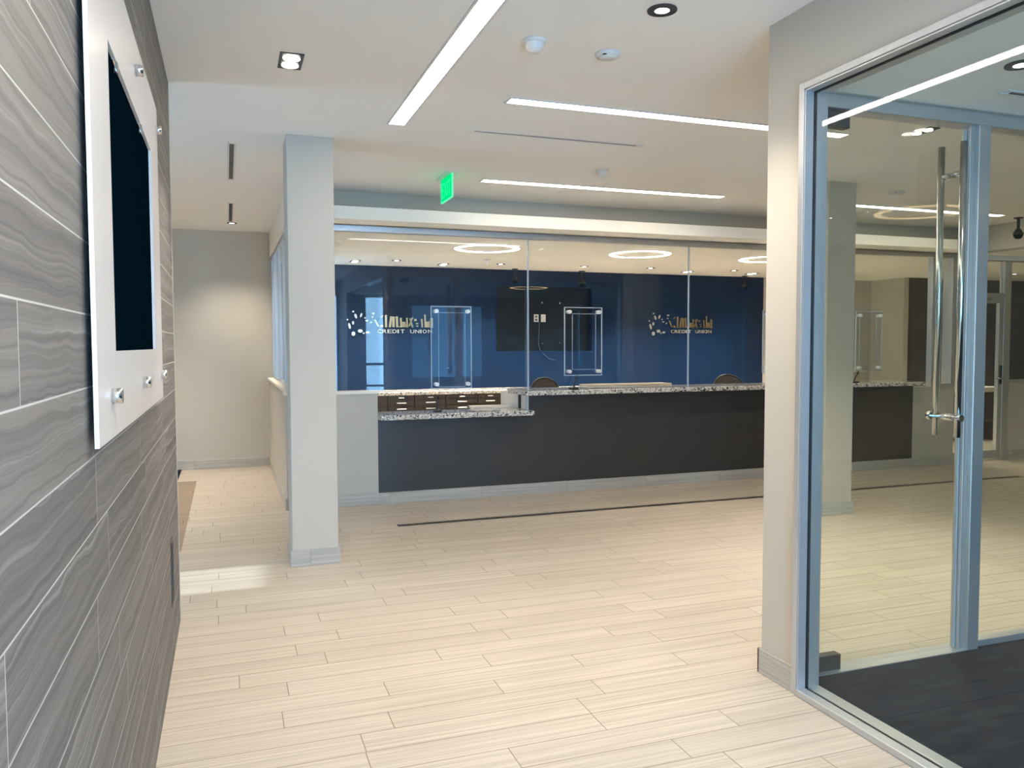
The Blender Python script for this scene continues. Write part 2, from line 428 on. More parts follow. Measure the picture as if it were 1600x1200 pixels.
t = thing('teller_desk', 'pale desk ledge behind the right end of the low granite counter', 'desk', (2.55, 8.05, 0))
part('desk_top', b, 'cream', t)
for x in (2.39, 2.785): part('side_panel', wbox(x, x + .02, 7.84, 8.0, 0, .848), 'cream', t)
single('flat_tray', wbox(3.73, 4.77, 7.95, 8.20, 1.046, 1.062, bev=.002), 'beigepaper', 'long flat beige ledge board behind the high counter, right of its microphone', 'board', org=(4.25, 8.1, 1.046))
o = bpy.data.objects['flat_tray']
for x in (3.73, 4.74): part('support', wbox(x, x + .03, 7.97, 8.18, 0, 1.046), 'cream', o)

# ------------------------------------------------------------------ teller glazing
GP = 7.50
struct('trim_9', wbox(.53, 8.44, 7.465, 7.535, 2.551, 2.606, bev=.003), 'alu')   # head channel over the glass
JX = [.56, 2.846, 4.698, 6.55, 8.10]
GZ = [1.076, 1.046, 1.046, 1.046]
names = ['leftmost tall teller glass pane, beside the square column and over the low counter', 'tall teller glass pane right of the joint at the counter step',
         'tall teller glass pane between the second joint and the right wall end', 'tall teller glass pane seen through the glass door']
for i in range(4):
    tt = single('glass_screen', wbox(JX[i] + .003, JX[i + 1] - .003, GP - .006, GP + .006, GZ[i] if i else 1.077, 2.552), 'pane', names[i], 'glass pane', 'teller glass screens', ((JX[i] + JX[i + 1]) / 2, GP, GZ[i]))
    if i: part('edge_strip', wbox(JX[i] - .006, JX[i] + .006, GP - .008, GP + .008, 1.047, 2.55), 'edge', tt)
# side glazing of the enclosure towards the corridor
t = thing('side_screen', 'framed glass screen on the low wall behind the column, facing the corridor', 'glass screen', (.555, 8.9, 1.103))
fb = BM()
for y in (7.54, 8.30, 9.06, 9.80, 10.35): box(fb, .535, .575, y, y + .04, 1.104, 2.606)
box(fb, .535, .575, 7.54, 10.39, 2.56, 2.606); box(fb, .535, .575, 7.54, 10.39, 1.104, 1.13)
part('frame', fb, 'alu_frame', t)
part('pane', wbox(.550, .560, 7.58, 10.35, 1.13, 2.56), 'pane', t)
# window at the right end of the enclosure
fb = BM(); box(fb, 8.10, 8.14, 7.46, 7.54, .976, 2.55); box(fb, 8.42, 8.50, 7.46, 7.54, .976, 2.606); box(fb, 8.14, 8.42, 7.46, 7.54, .976, 1.01)
w = struct('window_6', fb, 'alu_frame'); obj('pane', wbox(8.14, 8.42, 7.494, 7.506, 1.01, 2.55), 'pane', w)

# ------------------------------------------------------------------ clear acrylic speak-through shields
def shield(x0, x1, z0, z1, ix0, ix1, iz0, iz1, label):
    y = 7.455; t = thing('acrylic_shield', label, 'acrylic shield', ((x0 + x1) / 2, y, z0), group='clear shields on the teller glass')
    part('sheet', wbox(x0, x1, y - .006, y + .006, z0, z1, bev=.001), 'sheet', t)
    r = BM(); e = .0042
    for (a, c, d, f) in ((x0 - e, x1 + e, z1 - e, z1 + e), (x0 - e, x1 + e, z0 - e, z0 + e), (x0 - e, x0 + e, z0, z1), (x1 - e, x1 + e, z0, z1)): box(r, a, c, y - .008, y + .008, d, f, bev=.002)
    part('polished_edge', r, 'edge', t)
    r = BM(); e = .0028
    for (a, c, d, f) in ((ix0, ix1, iz1 - e, iz1 + e), (ix0, ix1, iz0 - e, iz0 + e), (ix0 - e, ix0 + e, iz0, iz1), (ix1 - e, ix1 + e, iz0, iz1)): box(r, a, c, GP - .013, GP - .0068, d, f)
    part('opening_edge', r, 'edge', t)
    for sx in (x0 + .05, x1 - .035):
        for sz in (z0 + .04, z1 - .045):
            part('standoff', cyl(BM(), (sx, GP - .007, sz), (sx, y - .030, sz), .019), 'stud', t)
    return t
shield(1.84, 2.238, 1.086, 1.872, 1.922, 2.186, 1.10, 1.815, 'clear acrylic shield with four studs over the low granite counter')
shield(3.226, 3.642, 1.190, 1.880, 3.328, 3.590, 1.248, 1.818, 'clear acrylic shield with four studs beside the dark screen recess')
shield(5.63, 6.05, 1.185, 1.880, 5.73, 5.99, 1.248, 1.818, 'clear acrylic shield mostly hidden behind the right wall end')
shield(6.93, 7.31, 1.180, 1.880, 7.02, 7.26, 1.248, 1.818, 'clear acrylic shield seen through the glass door')

# gooseneck microphones
def mic(x, y, z, h, lean, label):
    t = thing('gooseneck_microphone', label, 'microphone', (x, y, z))
    part('foot', box(BM(), x - .036, x + .036, y - .045, y + .045, z, z + .022, bev=.005, seg=2), 'black', t)
    pts = [(x + lean * (k / 10) ** 1.5, y, z + .014 + h * k / 10) for k in range(11)]
    part('neck', tube(BM(), pts, .0068), 'black', t)
    p = Vector(pts[-1]); q = p + Vector((lean * .25, 0, .03))
    part('capsule', cyl(BM(), p, q, .011, .009), 'black', t)
mic(1.925, 7.58, .850, .115, .01, 'small black gooseneck microphone on the low granite counter')
mic(3.31, 7.42, 1.046, .10, .035, 'small black gooseneck microphone on the high counter under a clear shield')
mic(6.90, 7.44, 1.046, .09, .05, 'small black gooseneck microphone on the counter seen through the glass door')

# ------------------------------------------------------------------ back counter with drawers
edges = [1.50, 1.925, 2.28, 2.695, 3.135, 3.475]
wh = ['behind the low wall, mostly hidden', 'left of the microphone', 'behind the microphone', 'right of the microphone', 'at the right end of the row']
for i in range(5):
    x0, x1 = edges[i] + .002, edges[i + 1] - .002
    t = thing('drawer_cabinet', 'dark wood drawer cabinet under the rear granite top, ' + wh[i], 'cabinet', ((x0 + x1) / 2, 10.45, 0), group='rear drawer cabinets')
    part('body', wbox(x0, x1, 10.17, 10.745, 0, .857), 'wood', t)
    for (z0, z1, hw) in ((.800, .853, .035), (.722, .796, .062), (.42, .716, .062), (.10, .414, .062)):
        d = part('drawer', wbox(x0 + .003, x1 - .003, 10.150, 10.17, z0, z1, bev=.001), 'wood', t)
        xc = (x0 + x1) / 2; zc = (z0 + z1) / 2 if z1 - z0 < .1 else z1 - .035
        hb = BM(); box(hb, xc - hw, xc + hw, 10.120, 10.130, zc - .006, zc + .006, bev=.002)
        for s in (-1, 1): box(hb, xc + s * hw * .8 - .004, xc + s * hw * .8 + .004, 10.13, 10.150, zc - .004, zc + .004)
        part('handle', hb, 'stud', d)
single('granite_countertop', wbox(.64, 5.4, 10.12, 10.748, .858, .90, bev=.004), 'granite', 'rear granite slab lying on the dark drawer cabinets', 'countertop', org=(3, 10.4, .858))
single('end_cabinet', wbox(3.48, 5.38, 10.16, 10.745, 0, .857, bev=.002), 'cream', 'cream cupboard end beside the dark drawers under the rear granite', 'cabinet', org=(4.4, 10.4, 0))

# ------------------------------------------------------------------ office chairs behind the counter
def chair(x, y, w, top, label):
    t = thing('office_chair', label, 'chair', (x, y, 0), group='teller chairs')
    n = 22; zb = .56
    def outline(s):
        pts = []
        for k in range(n):
            a = PI * k / (n - 1)
            pts.append((-math.cos(a) * w / 2 * s, math.sin(a) ** .8 * .20 * s + (top - .205)))
        return [(-w * .42 * s, zb)] + pts + [(w * .42 * s, zb)]
    def curve(u): return .05 - .20 * u * u
    bk = BM(); F = []; B = []
    ol = outline(.95)
    for (u, z) in ol:
        F.append(bk.verts.new((x + u, y + curve(u / w) - .012, z))); B.append(bk.verts.new((x + u, y + curve(u / w) + .012, z)))
    m = len(F)
    for k in range(m): bk.faces.new((F[k], F[(k + 1) % m], B[(k + 1) % m], B[k]))
    bk.faces.new(F[::-1]); bk.faces.new(B)
    bmesh.ops.triangulate(bk, faces=[f for f in bk.faces if len(f.verts) > 4]); bmesh.ops.recalc_face_normals(bk, faces=bk.faces)
    part('backrest', bk, 'mesh', t)
    part('back_frame', tube(BM(), [(x + u, y + curve(u / w), z) for (u, z) in outline(1.0)], .014, 8, True), 'black', t)
    part('seat', box(BM(), x - .25, x + .25, y - .46, y + .03, .44, .53, bev=.035, seg=3), 'mesh', t)
    part('back_post', tube(BM(), [(x, y - .2, .45), (x, y + .10, .46), (x, y + .085, .8)], .022), 'black', t)
    part('stem', cyl(BM(), (x, y - .2, .10), (x, y - .2, .44), .028), 'black', t)
    for k in range(5):
        a = 2 * PI * k / 5 + .3; ex, ey = x + .29 * math.cos(a), y - .2 + .29 * math.sin(a)
        part('leg', tube(BM(), [(x, y - .2, .12), (ex, ey, .075)], .018, 8), 'black', t)
        part('caster', cyl(BM(), (ex - .012, ey, .03), (ex + .012, ey, .03), .03), 'black', t)
chair(3.70, 9.15, .38, 1.095, 'dark brown office chair back left of the clear shield')
chair(6.16, 8.85, .46, 1.105, 'dark brown office chair back right of the gold sign')

# ------------------------------------------------------------------ things on the blue wall
def plate(x0, x1, z0, z1, y, label, sockets):
    t = thing('wall_outlet', label, 'wall outlet', ((x0 + x1) / 2, y, (z0 + z1) / 2))
    part('cover_plate', wbox(x0, x1, y - .006, y, z0, z1, bev=.002), 'wplastic', t)
    if sockets:
        for s in (-1, 1):
            zc = (z0 + z1) / 2 + s * .024; xc = (x0 + x1) / 2
            part('socket', box(BM(), xc - .015, xc + .015, y - .009, y - .005, zc - .014, zc + .014, bev=.002), 'bronze', t)
plate(4.20, 4.275, 1.835, 1.945, 10.83, 'white duplex outlet in the dark recess, the left of two plates', True)
plate(4.31, 4.385, 1.835, 1.945, 10.83, 'white blank plate in the dark recess, the right of two plates', False)
for (x, z, l) in ((4.32, 2.115, 'upper left small steel stud in the dark recess'), (4.60, 2.11, 'upper right small steel stud in the dark recess'), (4.325, 1.525, 'lower left small steel stud in the dark recess'), (4.595, 1.53, 'lower right small steel stud in the dark recess')):
    single('mounting_stud', cyl(BM(), (x, 10.83, z), (x, 10.80, z), .012), 'chrome', l, 'stud', 'studs in the screen recess', (x, 10.83, z))
pts = [(4.285, 10.822, 1.84), (4.275, 10.81, 1.70), (4.26, 10.80, 1.56), (4.275, 10.775, 1.44), (4.34, 10.735, 1.35), (4.41, 10.735, 1.30), (4.50, 10.735, 1.285)]
def smooth(P, k=5):
    P = [Vector(p) for p in P]; out = []
    for i in range(len(P) - 1):
        a, b_, c, d = P[max(i - 1, 0)], P[i], P[i + 1], P[min(i + 2, len(P) - 1)]
        for j in range(k):
            t = j / k; out.append(.5 * ((2 * b_) + (-a + c) * t + (2 * a - 5 * b_ + 4 * c - d) * t * t + (-a + 3 * b_ - 3 * c + d) * t ** 3))
    return out + [P[-1]]
single('video_cord', tube(BM(), smooth(pts), .0028, 8), 'cordgrey', 'thin cord hanging from the outlet over the edge of the dark recess', 'cord', None, (4.28, 10.82, 1.3))
# two gold signs: emblem of scattered petals, broken strokes of an unreadable name, small second line
def sign(x0, w, z0, z1, label):
    t = thing('wall_sign', label, 'sign', (x0, 10.748, z0), group='gold signs on the blue wall')
    sx = w / 810.0; sz = (z1 - z0) / 250.0
    def P(px, py): return x0 + (px - 105) * sx, z1 - (py - 130) * sz
    def blob(b, px, py, rw, rh, sl=0., n=12):
        cx, cz = P(px, py); F, B = [], []
        for k in range(n):
            a = 2 * PI * k / n; u = math.cos(a) * rw * sx; v = math.sin(a) * rh * sz; u += v * sl
            F.append(b.verts.new((cx + u, 10.730, cz + v))); B.append(b.verts.new((cx + u, 10.748, cz + v)))
        for k in range(n): b.faces.new((F[k], F[(k + 1) % n], B[(k + 1) % n], B[k]))
        b.faces.new(F[::-1]); b.faces.new(B)
    def stroke(b, xa, ya, xb, yb, th):
        (ax, az), (bx, bz) = P(xa, ya), P(xb, yb); h = th * sx / 2
        F = [b.verts.new(p) for p in ((ax - h, 10.732, az), (ax + h, 10.732, az), (bx + h, 10.732, bz), (bx - h, 10.732, bz))]
        B = [b.verts.new(v.co + Vector((0, .016, 0))) for v in F]
        for k in range(4): b.faces.new((F[k], F[(k + 1) % 4], B[(k + 1) % 4], B[k]))
        b.faces.new(F[::-1]); b.faces.new(B)
    for a in ((168, 140, 9, 10), (115, 230, 7, 10), (190, 190, 11, 26, -.25), (240, 180, 9, 24, .3), (350, 160, 14, 9), (345, 198, 8, 9), (275, 210, 8, 10), (290, 240, 14, 9), (165, 265, 10, 20), (132, 300, 11, 34, -.2), (330, 258, 8, 10), (230, 355, 22, 19), (167, 385, 17, 24), (262, 380, 9, 9), (297, 370, 17, 12)):
        e = BM(); blob(e, *a); bmesh.ops.recalc_face_normals(e, faces=e.faces); part('petal', e, 'pewter', t)
    for a in ((365, 225, 400, 305, 16), (440, 180, 425, 205, 12), (470, 175, 470, 312, 18), (520, 190, 505, 312, 20), (540, 200, 540, 310, 22), (520, 190, 560, 205, 30), (572, 190, 575, 312, 20), (610, 205, 615, 312, 18), (640, 250, 640, 310, 30), (668, 205, 672, 312, 14), (690, 300, 722, 200, 14), (698, 210, 722, 312, 14), (765, 262, 765, 276, 20), (768, 290, 768, 304, 18), (750, 215, 750, 240, 22), (810, 215, 815, 312, 14), (842, 165, 845, 312, 14), (862, 250, 862, 312, 22), (880, 240, 882, 312, 14), (905, 205, 905, 318, 24), (590, 300, 600, 310, 22), (655, 280, 660, 310, 24)):
        e = BM(); stroke(e, *a); bmesh.ops.recalc_face_normals(e, faces=e.faces); part('letter_stroke', e, 'gold', t)
    for a in ((430, 297, 13, 13), (858, 270, 16, 26)):
        e = BM(); blob(e, *a); bmesh.ops.recalc_face_normals(e, faces=e.faces); part('letter_stroke', e, 'gold', t)
    xs = (390, 437, 484, 531, 578, 607, 700, 748, 795, 820, 872)
    for ch, px in zip('CREDITUNION', xs):
        tm = text_mesh(ch, 1.0, .5)
        xsv = [v.co.x for v in tm.verts]; ysv = [v.co.y for v in tm.verts]; mx, Mx, my, My = min(xsv), max(xsv), min(ysv), max(ysv)
        (ax, az), (bx, bz) = P(px, 378), P(px + (12 if ch == 'I' else 38), 337)
        for v in tm.verts:
            u, q, r = v.co; v.co = (ax + (u - mx) / (Mx - mx) * (bx - ax), 10.740 - r * .016, az + (q - my) / (My - my) * (bz - az))
        bmesh.ops.recalc_face_normals(tm, faces=tm.faces)
        part('letter', tm, 'pewter', t)
sign(1.50, 1.17, 1.665, 1.965, 'gold lettered sign on the blue wall left of the dark recess')
sign(6.03, 1.12, 1.675, 1.985, 'gold lettered sign on the blue wall right of the dark recess')

# ------------------------------------------------------------------ ceiling fixtures
def dome_camera(x, y, zc, label, s=1.0):
    t = thing('dome_camera', label, 'camera', (x, y, zc), group='hanging dome cameras')
    part('mount', cyl(BM(), (x, y, zc), (x, y, zc - .012), .05 * s), 'black', t)
    part('stem', cyl(BM(), (x, y, zc - .012), (x, y, zc - .14 * s), .016 * s), 'black', t)
    part('housing', lathe(BM(), [(0, .07 * s), (.03 * s, .065 * s), (.052 * s, .02 * s), (.055 * s, 0), (0, 0)], x, y, zc - .20 * s), 'black', t)
    part('dome', lathe(BM(), [(.048 * s, 0), (.046 * s, -.02 * s), (.03 * s, -.042 * s), (0, -.05 * s)], x, y, zc - .20 * s), 'screen', t)
dome_camera(3.83, 10.60, HT, 'black dome camera hanging over the left part of the dark recess', .85)
dome_camera(4.86, 10.60, HT, 'black dome camera hanging just above the second clear shield', .95)
dome_camera(7.65, 10.60, HT, 'black dome camera hanging right of the right gold sign', .85)
dome_camera(8.32, 6.54, H, 'black dome camera hanging from the lobby ceiling, seen through the office glass', .95)

def strip_light(x0, x1, y0, y1, z, label, power_mat='led'):
    t = thing('strip_light', label, 'strip light', ((x0 + x1) / 2, (y0 + y1) / 2, z), group='recessed strip lights')
    part('diffuser', wbox(x0, x1, y0, y1, z - .003, z), power_mat, t)
    b = BM(); e = .012
    box(b, x0 - e, x0, y0 - e, y1 + e, z - .006, z); box(b, x1, x1 + e, y0 - e, y1 + e, z - .006, z)
    box(b, x0, x1, y0 - e, y0, z - .006, z); box(b, x0, x1, y1, y1 + e, z - .006, z)
    part('trim', b, 'wplastic', t)
strip_light(.988, 1.085, -1.4, 5.065, H, 'bright strip light running towards the counter from above the viewer')
strip_light(1.545, 3.93, 4.325, 4.412, H, 'bright cross strip light running behind the top of the right wall end')
strip_light(2.07, 4.45, 6.49, 6.585, H, 'bright cross strip light just in front of the cream soffit')
strip_light(5.62, 8.0, 6.45, 6.54, H, 'bright cross strip light beyond the second column, seen through glass')
def ring_light(x, y, z, label, R=.36, mat='ledring'):
    t = thing('ring_light', label, 'ring light', (x, y, z), group='round ring lights')
    part('diffuser', annulus(BM(), R, R - .062, -.012, -.002, x, y, z), mat, t)
    part('housing', annulus(BM(), R + .006, R - .068, -.008, 0, x, y, z), 'wplastic', t)
ring_light(2.72, 8.43, HT, 'glowing ring light on the teller ceiling above the low counter')
ring_light(4.60, 8.40, HT, 'glowing ring light on the teller ceiling above the high counter, the middle one')
ring_light(6.40, 8.38, HT, 'glowing ring light cut by the right wall end')
ring_light(5.45, .65, HO, 'warm ring light on the office ceiling, mirrored in the glass door', .36, 'led_office')
def downlight(x, y, z, label, R=.062, watt=0., col=(1, .91, .77)):
    t = thing('round_downlight', label, 'downlight', (x, y, z), group='round downlights')
    part('trim_ring', annulus(BM(), R, R * .50, -.006, 0, x, y, z, 28), 'dkgrey', t)
    part('lens', cyl(BM(), (x, y, z), (x, y, z - .004), R * .52), 'lamp', t)
    if watt: spot(x, y, z - .01, watt, col)
    return t
def spot(x, y, z, watt, col, size=105, blend=.8):
    l = bpy.data.lights.new('downlight_beam', 'SPOT'); l.energy = watt; l.color = col; l.spot_size = math.radians(size); l.spot_blend = blend; l.shadow_soft_size = .05
    o = bpy.data.objects.new('downlight_beam', l); C.objects.link(o); o.location = (x, y, z); return o
def twin(x, y, z, sx, sy, label, watt=0., lens=.36, sz_=100):
    t = thing('square_downlight', label, 'downlight', (x, y, z), group='square twin downlights')
    part('trim_plate', wbox(x - sx, x + sx, y - sy, y + sy, z - .005, z), 'black', t)
    for s in (-1, 1):
        part('lens', cyl(BM(), (x, y + s * sy * .46, z - .004), (x, y + s * sy * .46, z - .009), sy * lens), 'lamp', t)
    if watt: spot(x, y, z - .02, watt, (1, .91, .80), sz_, .9)
W = 32.
twin(.322, 4.128, H, .056, .112, 'black square downlight with two lamps near the tiled wall', W)
downlight(1.742, 3.0, H, 'round dark rimmed downlight at the top edge above the right wall', .062, W)
downlight(.08, 9.70, H, 'small round downlight at the far end of the corridor ceiling', .055, W)
downlight(-1.7, 7.2, H, 'added round downlight, unseen in the side area beyond the tiled wall, nearer one', .062, W * 2.2)  # unseen lamp added to lift the corridor ceiling
downlight(-1.3, 9.0, H, 'added round downlight, unseen in the side area beyond the tiled wall, farther one', .062, W * 2.6)  # second unseen lamp, added for the left ceiling and end wall
for i, (x, y, l) in enumerate(((2.03, 10.0, 'round downlight above the left gold sign, first of the row along the blue wall'), (3.42, 10.02, 'round downlight above the dark screen recess'),
        (4.60, 9.96, 'round downlight right of the dark recess, near its hanging camera'), (5.59, 9.90, 'round downlight left of the right gold sign'), (6.93, 9.86, 'round downlight over the right gold sign'))):
    downlight(x, y, HT, l, .062, W * 3.0)
for (x, y, l) in ((1.55, 10.25, 'square twin downlight in the left corner of the teller ceiling'), (2.71, 10.28, 'square twin downlight on the teller ceiling, second from the left'),
        (6.38, 10.22, 'square twin downlight beside the right glass joint'), (7.49, 10.2, 'square twin downlight at the right end of the blue wall')):
    twin(x, y, HT, .06, .10, l, 20.)
twin(4.34, 4.11, H, .045, .10, 'square twin downlight over the lobby, seen through the glass door', W * 2.5, .28)
twin(.32, .75, H, .056, .112, 'added black square downlight above the viewer by the tiled wall, out of view', W * 1.1, .36, 172)  # extra lamp out of view, added to brighten the upper tiled wall
downlight(2.97, 2.34, HO, 'round downlight at the right edge, in the office ceiling', .06, 6)
downlight(8.3, 9.3, HT, 'round downlight on the teller ceiling seen through the glass door, nearer one', .06, W * 2.5)
downlight(9.6, 8.6, HT, 'round downlight beyond the enclosure, seen through the glass door', .06, W)
downlight(11.4, 9.0, HT, 'round downlight in the far room beyond the storefront', .06, 34)
downlight(10.5, 5.4, 2.61, 'round downlight in the vestibule ceiling, seen beyond the lobby end', .06, W * 2)

def slot(x0, x1, y0, y1, z, label):
    t = thing('slot_diffuser', label, 'air vent', ((x0 + x1) / 2, (y0 + y1) / 2, z), group='linear air slots')
    part('slot', wbox(x0, x1, y0, y1, z - .002, z), 'black', t)
    b = BM(); e = .014
    if x1 - x0 > y1 - y0:
        box(b, x0 - .05, x1 + .05, y0 - e, y0, z - .004, z); box(b, x0 - .05, x1 + .05, y1, y1 + e, z - .004, z)
    else:
        box(b, x0 - e, x0, y0 - .05, y1 + .05, z - .004, z); box(b, x1, x1 + e, y0 - .05, y1 + .05, z - .004, z)
        part('divider', wbox(x0, x1, (y0 + y1) / 2 - .03, (y0 + y1) / 2, z - .0035, z - .0015), 'dkgrey', t)
    part('trim', b, 'wplastic', t)
slot(1.555, 2.74, 5.05, 5.072, H, 'thin dark air slot between the two cross strip lights')
slot(.042, .074, 5.94, 7.17, H, 'dark air slot in the corridor ceiling, the nearer one')
slot(.046, .080, 8.40, 9.58, H, 'dark air slot in the corridor ceiling, the farther one')
slot(3.26, 4.4, 2.60, 2.628, HO, 'dark air slot in the office ceiling near the door head')
slot(2.17, 3.32, 10.64, 10.66, HT, 'thin air slot at the top of the blue wall on the left')
slot(5.9, 7.1, 10.62, 10.64, HT, 'thin air slot at the top of the blue wall on the right')

def sensor(x, y, z, R, label, kind):
    t = thing('ceiling_sensor' if kind else 'smoke_detector', label, 'sensor' if kind else 'smoke detector', (x, y, z))
    if kind:
        part('base', lathe(BM(), [(0, 0), (R, 0), (R, -.008), (R * .85, -.014), (0, -.014)], x, y, z), 'wplastic', t)
        part('lens', lathe(BM(), [(R * .78, -.013), (R * .74, -.035), (R * .5, -.052), (0, -.058)], x, y, z), 'wplastic', t)
    else:
        part('base', lathe(BM(), [(0, 0), (R, 0), (R, -.009), (R * .9, -.015), (0, -.015)], x, y, z), 'wplastic', t)
        part('cover', lathe(BM(), [(R * .72, -.014), (R * .66, -.022), (R * .5, -.026), (0, -.027)], x, y, z), 'wplastic', t)
        part('test_button', cyl(BM(), (x - R * .52, y - R * .5, z - .013), (x - R * .52, y - R * .5, z - .018), .009, n=12), 'black', t)
sensor(1.36, 3.49, H, .056, 'white domed motion sensor right of the long strip light', True)
sensor(1.755, 3.53, H, .062, 'white smoke detector with a dark button under the round downlight', False)
sensor(2.87, 5.87, H, .052, 'small white domed sensor above the farther cross strip light', True)
sensor(5.84, 5.81, H, .075, 'white detector on the lobby ceiling seen through the glass door', False)
sensor(3.10, 9.6, HT, .04, 'tiny white sprinkler cover on the teller ceiling below the left ring light', True)

# exit sign, edge-on, hanging in front of the soffit
t = thing('exit_sign', 'green glowing exit sign hanging edge-on from the ceiling', 'exit sign', (1.74, 6.47, H))
part('canopy', wbox(1.69, 1.80, 6.30, 6.64, H - .008, H, bev=.002), 'wplastic', t)
part('panel', wbox(1.735, 1.745, 6.302, 6.638, 2.705, H - .008), 'exitgreen', t)
b = BM()
for (y0, y1, z0, z1) in ((6.296, 6.302, 2.70, H - .01), (6.638, 6.644, 2.70, H - .01), (6.296, 6.644, 2.698, 2.705)): box(b, 1.733, 1.747, y0, y1, z0, z1)
part('edge', b, 'exitedge', t)
tm = text_mesh('EXIT', 1.0, .5)
xsv = [v.co.x for v in tm.verts]; ysv = [v.co.y for v in tm.verts]
for s in (-1, 1):
    b = tm.copy()
    for v in b.verts:
        u = (v.co.x - min(xsv)) / (max(xsv) - min(xsv)); q = (v.co.y - min(ysv)) / (max(ysv) - min(ysv)); r = v.co.z
        y = 6.60 - u * .26 if s < 0 else 6.34 + u * .26
        v.co = (1.74 + s * (.0055 + r * .002), y, 2.735 + q * .12)
    bmesh.ops.recalc_face_normals(b, faces=b.faces)
    part('lettering', b, 'exitletter', t)
tm.free()

# ------------------------------------------------------------------ display panel on the tiled wall
PX = -.245
t = thing('display_panel', 'white acrylic display panel standing off the dark tiled wall', 'panel', (-.25, 2.63, 1.294))
b = BM(); a0, a1, c0, c1 = 1.784, 3.492, 1.294, 2.435; o0, o1, q0, q1 = 2.074, 3.186, 1.489, 2.206; xa, xb = PX - .009, PX
def ringface(x):
    O = [b.verts.new((x, y, z)) for y, z in ((a0, c0), (a1, c0), (a1, c1), (a0, c1))]
    I = [b.verts.new((x, y, z)) for y, z in ((o0, q0), (o1, q0), (o1, q1), (o0, q1))]
    return O, I
O1, I1 = ringface(xb); O0, I0 = ringface(xa)
for k in range(4):
    j = (k + 1) % 4
    b.faces.new((O1[k], O1[j], I1[j], I1[k])); b.faces.new((O0[j], O0[k], I0[k], I0[j]))
    b.faces.new((O0[k], O0[j], O1[j], O1[k])); b.faces.new((I1[k], I1[j], I0[j], I0[k]))
bmesh.ops.recalc_face_normals(b, faces=b.faces)
part('panel_sheet', b, 'acrylic', t)
for z in (1.389, 2.336):
    for y in (1.988, 2.703, 3.417):
        sb = cyl(BM(), (PX - .001, y, z), (PX + .022, y, z), .017); cyl(sb, (-.268, y, z), (PX - .0085, y, z), .011)
        part('standoff', sb, 'steel', t)
for y in (2.235, 2.83):
    cb = BM(); box(cb, PX - .008, PX + .003, y - .010, y + .012, q1 - .03, q1, bev=.002); tube(cb, [(PX - .002, y, q1 - .022), (PX + .001, y - .09, q1 - .020)], .003, 8)
    part('clip', cb, 'steel', t)
t = thing('wall_screen', 'large dark screen sunk in the tiled wall behind the white panel', 'screen', (-.35, 2.63, NZ0))
part('bezel', wbox(-.41, -.258, 2.02, 3.24, NZ0 + .006, 2.25, bev=.003), 'black', t)
part('display', wbox(-.260, -.2545, 2.03, 3.23, 1.46, 2.24), 'screen', t)
t = thing('wall_grille', 'narrow bronze cover plate low on the tiled wall near its end', 'vent', (-.268, 4.09, .42))
part('plate', wbox(-.268, -.264, 4.03, 4.15, .27, .58, bev=.001), 'bronze', t)
part('opening', wbox(-.2645, -.2625, 4.045, 4.135, .285, .565), 'gasket', t)

# ------------------------------------------------------------------ office glazing, frame and door
def frame_run(name, boxes, mat): pass
GX = 2.314
b = BM(); y1 = GY1; zt = GZ1; yj = 2.738; zj = 2.543
box(b, 2.262, 2.274, yj + .008, y1 + .002, 0, zt + .002, bev=.002)                 # flange jamb
box(b, 2.262, 2.274, GY0, yj + .008, zj + .008, zt + .002, bev=.002)               # flange head
box(b, 2.266, 2.306, yj, yj + .006, .03, zj)                                       # front jamb lining
box(b, 2.266, 2.306, GY0, yj, zj, zj + .006)                                       # front head lining
box(b, 2.274, 2.38, yj + .006, y1, .0, zt); box(b, 2.274, 2.38, GY0, yj + .006, zj + .006, zt)
box(b, 2.322, 2.378, yj, yj + .006, .03, zj); box(b, 2.322, 2.378, GY0, yj, zj, zj + .006)
box(b, 2.258, 2.306, GY0, yj + .006, 0, .030, bev=.003); box(b, 2.322, 2.380, GY0, yj + .006, 0, .030, bev=.003)
box(b, 2.262, 2.380, GY0 - .03, GY0 + .03, 0, zt)
w = struct('window_7', b, 'alu_frame')
b = BM(); box(b, 2.306, 2.322, yj - .001, yj + .006, .0, zj + .006); box(b, 2.306, 2.322, GY0, yj, zj - .004, zj + .006); box(b, 2.306, 2.322, GY0, yj, .0, .024)
obj('gasket', b, 'gasket', w)
obj('pane', wbox(GX - .006, GX + .006, GY0 + .03, yj - .001, .024, zj - .004), 'pane_g', w)
# office front towards the lobby: head, posts, sill
DY = 2.91
b = BM()
box(b, 2.38, 6.27, 2.865, 2.955, 2.535, 2.595, bev=.002)
box(b, 3.375, 3.45, 2.862, 2.958, 0, 2.535, bev=.003)
box(b, 3.345, 3.375, 2.885, 2.935, 0, 2.535, bev=.002)
box(b, 3.45, 6.22, 2.880, 2.94, 0, .035, bev=.002)
box(b, 4.55, 4.60, 2.87, 2.95, .035, 2.535)
box(b, 6.22, 6.27, 2.865, 2.955, 0, 2.535); box(b, 6.95, 7.0, 2.865, 2.955, 0, 2.535); box(b, 8.70, 8.75, 2.865, 2.955, 0, 2.535); box(b, 7.0, 8.70, 2.88, 2.94, 0, .035); box(b, 7.0, 8.7, 2.865, 2.955, 2.535, 2.595)
w = struct('window_8', b, 'alu_frame')
b = BM(); box(b, 3.45, 4.55, 2.904, 2.916, .037, 2.533); box(b, 4.60, 6.22, 2.904, 2.916, .037, 2.533); box(b, 7.0, 8.70, 2.904, 2.916, .037, 2.533)
obj('pane', b, 'pane_g', w)
d = thing('door_1', 'frameless glass office door with long steel pull bars', 'door', (2.52, DY, 0)); d['kind'] = 'structure'
part('door_leaf', wbox(2.40, 3.335, DY - .006, DY + .006, .012, 2.52), 'pane_g', d)
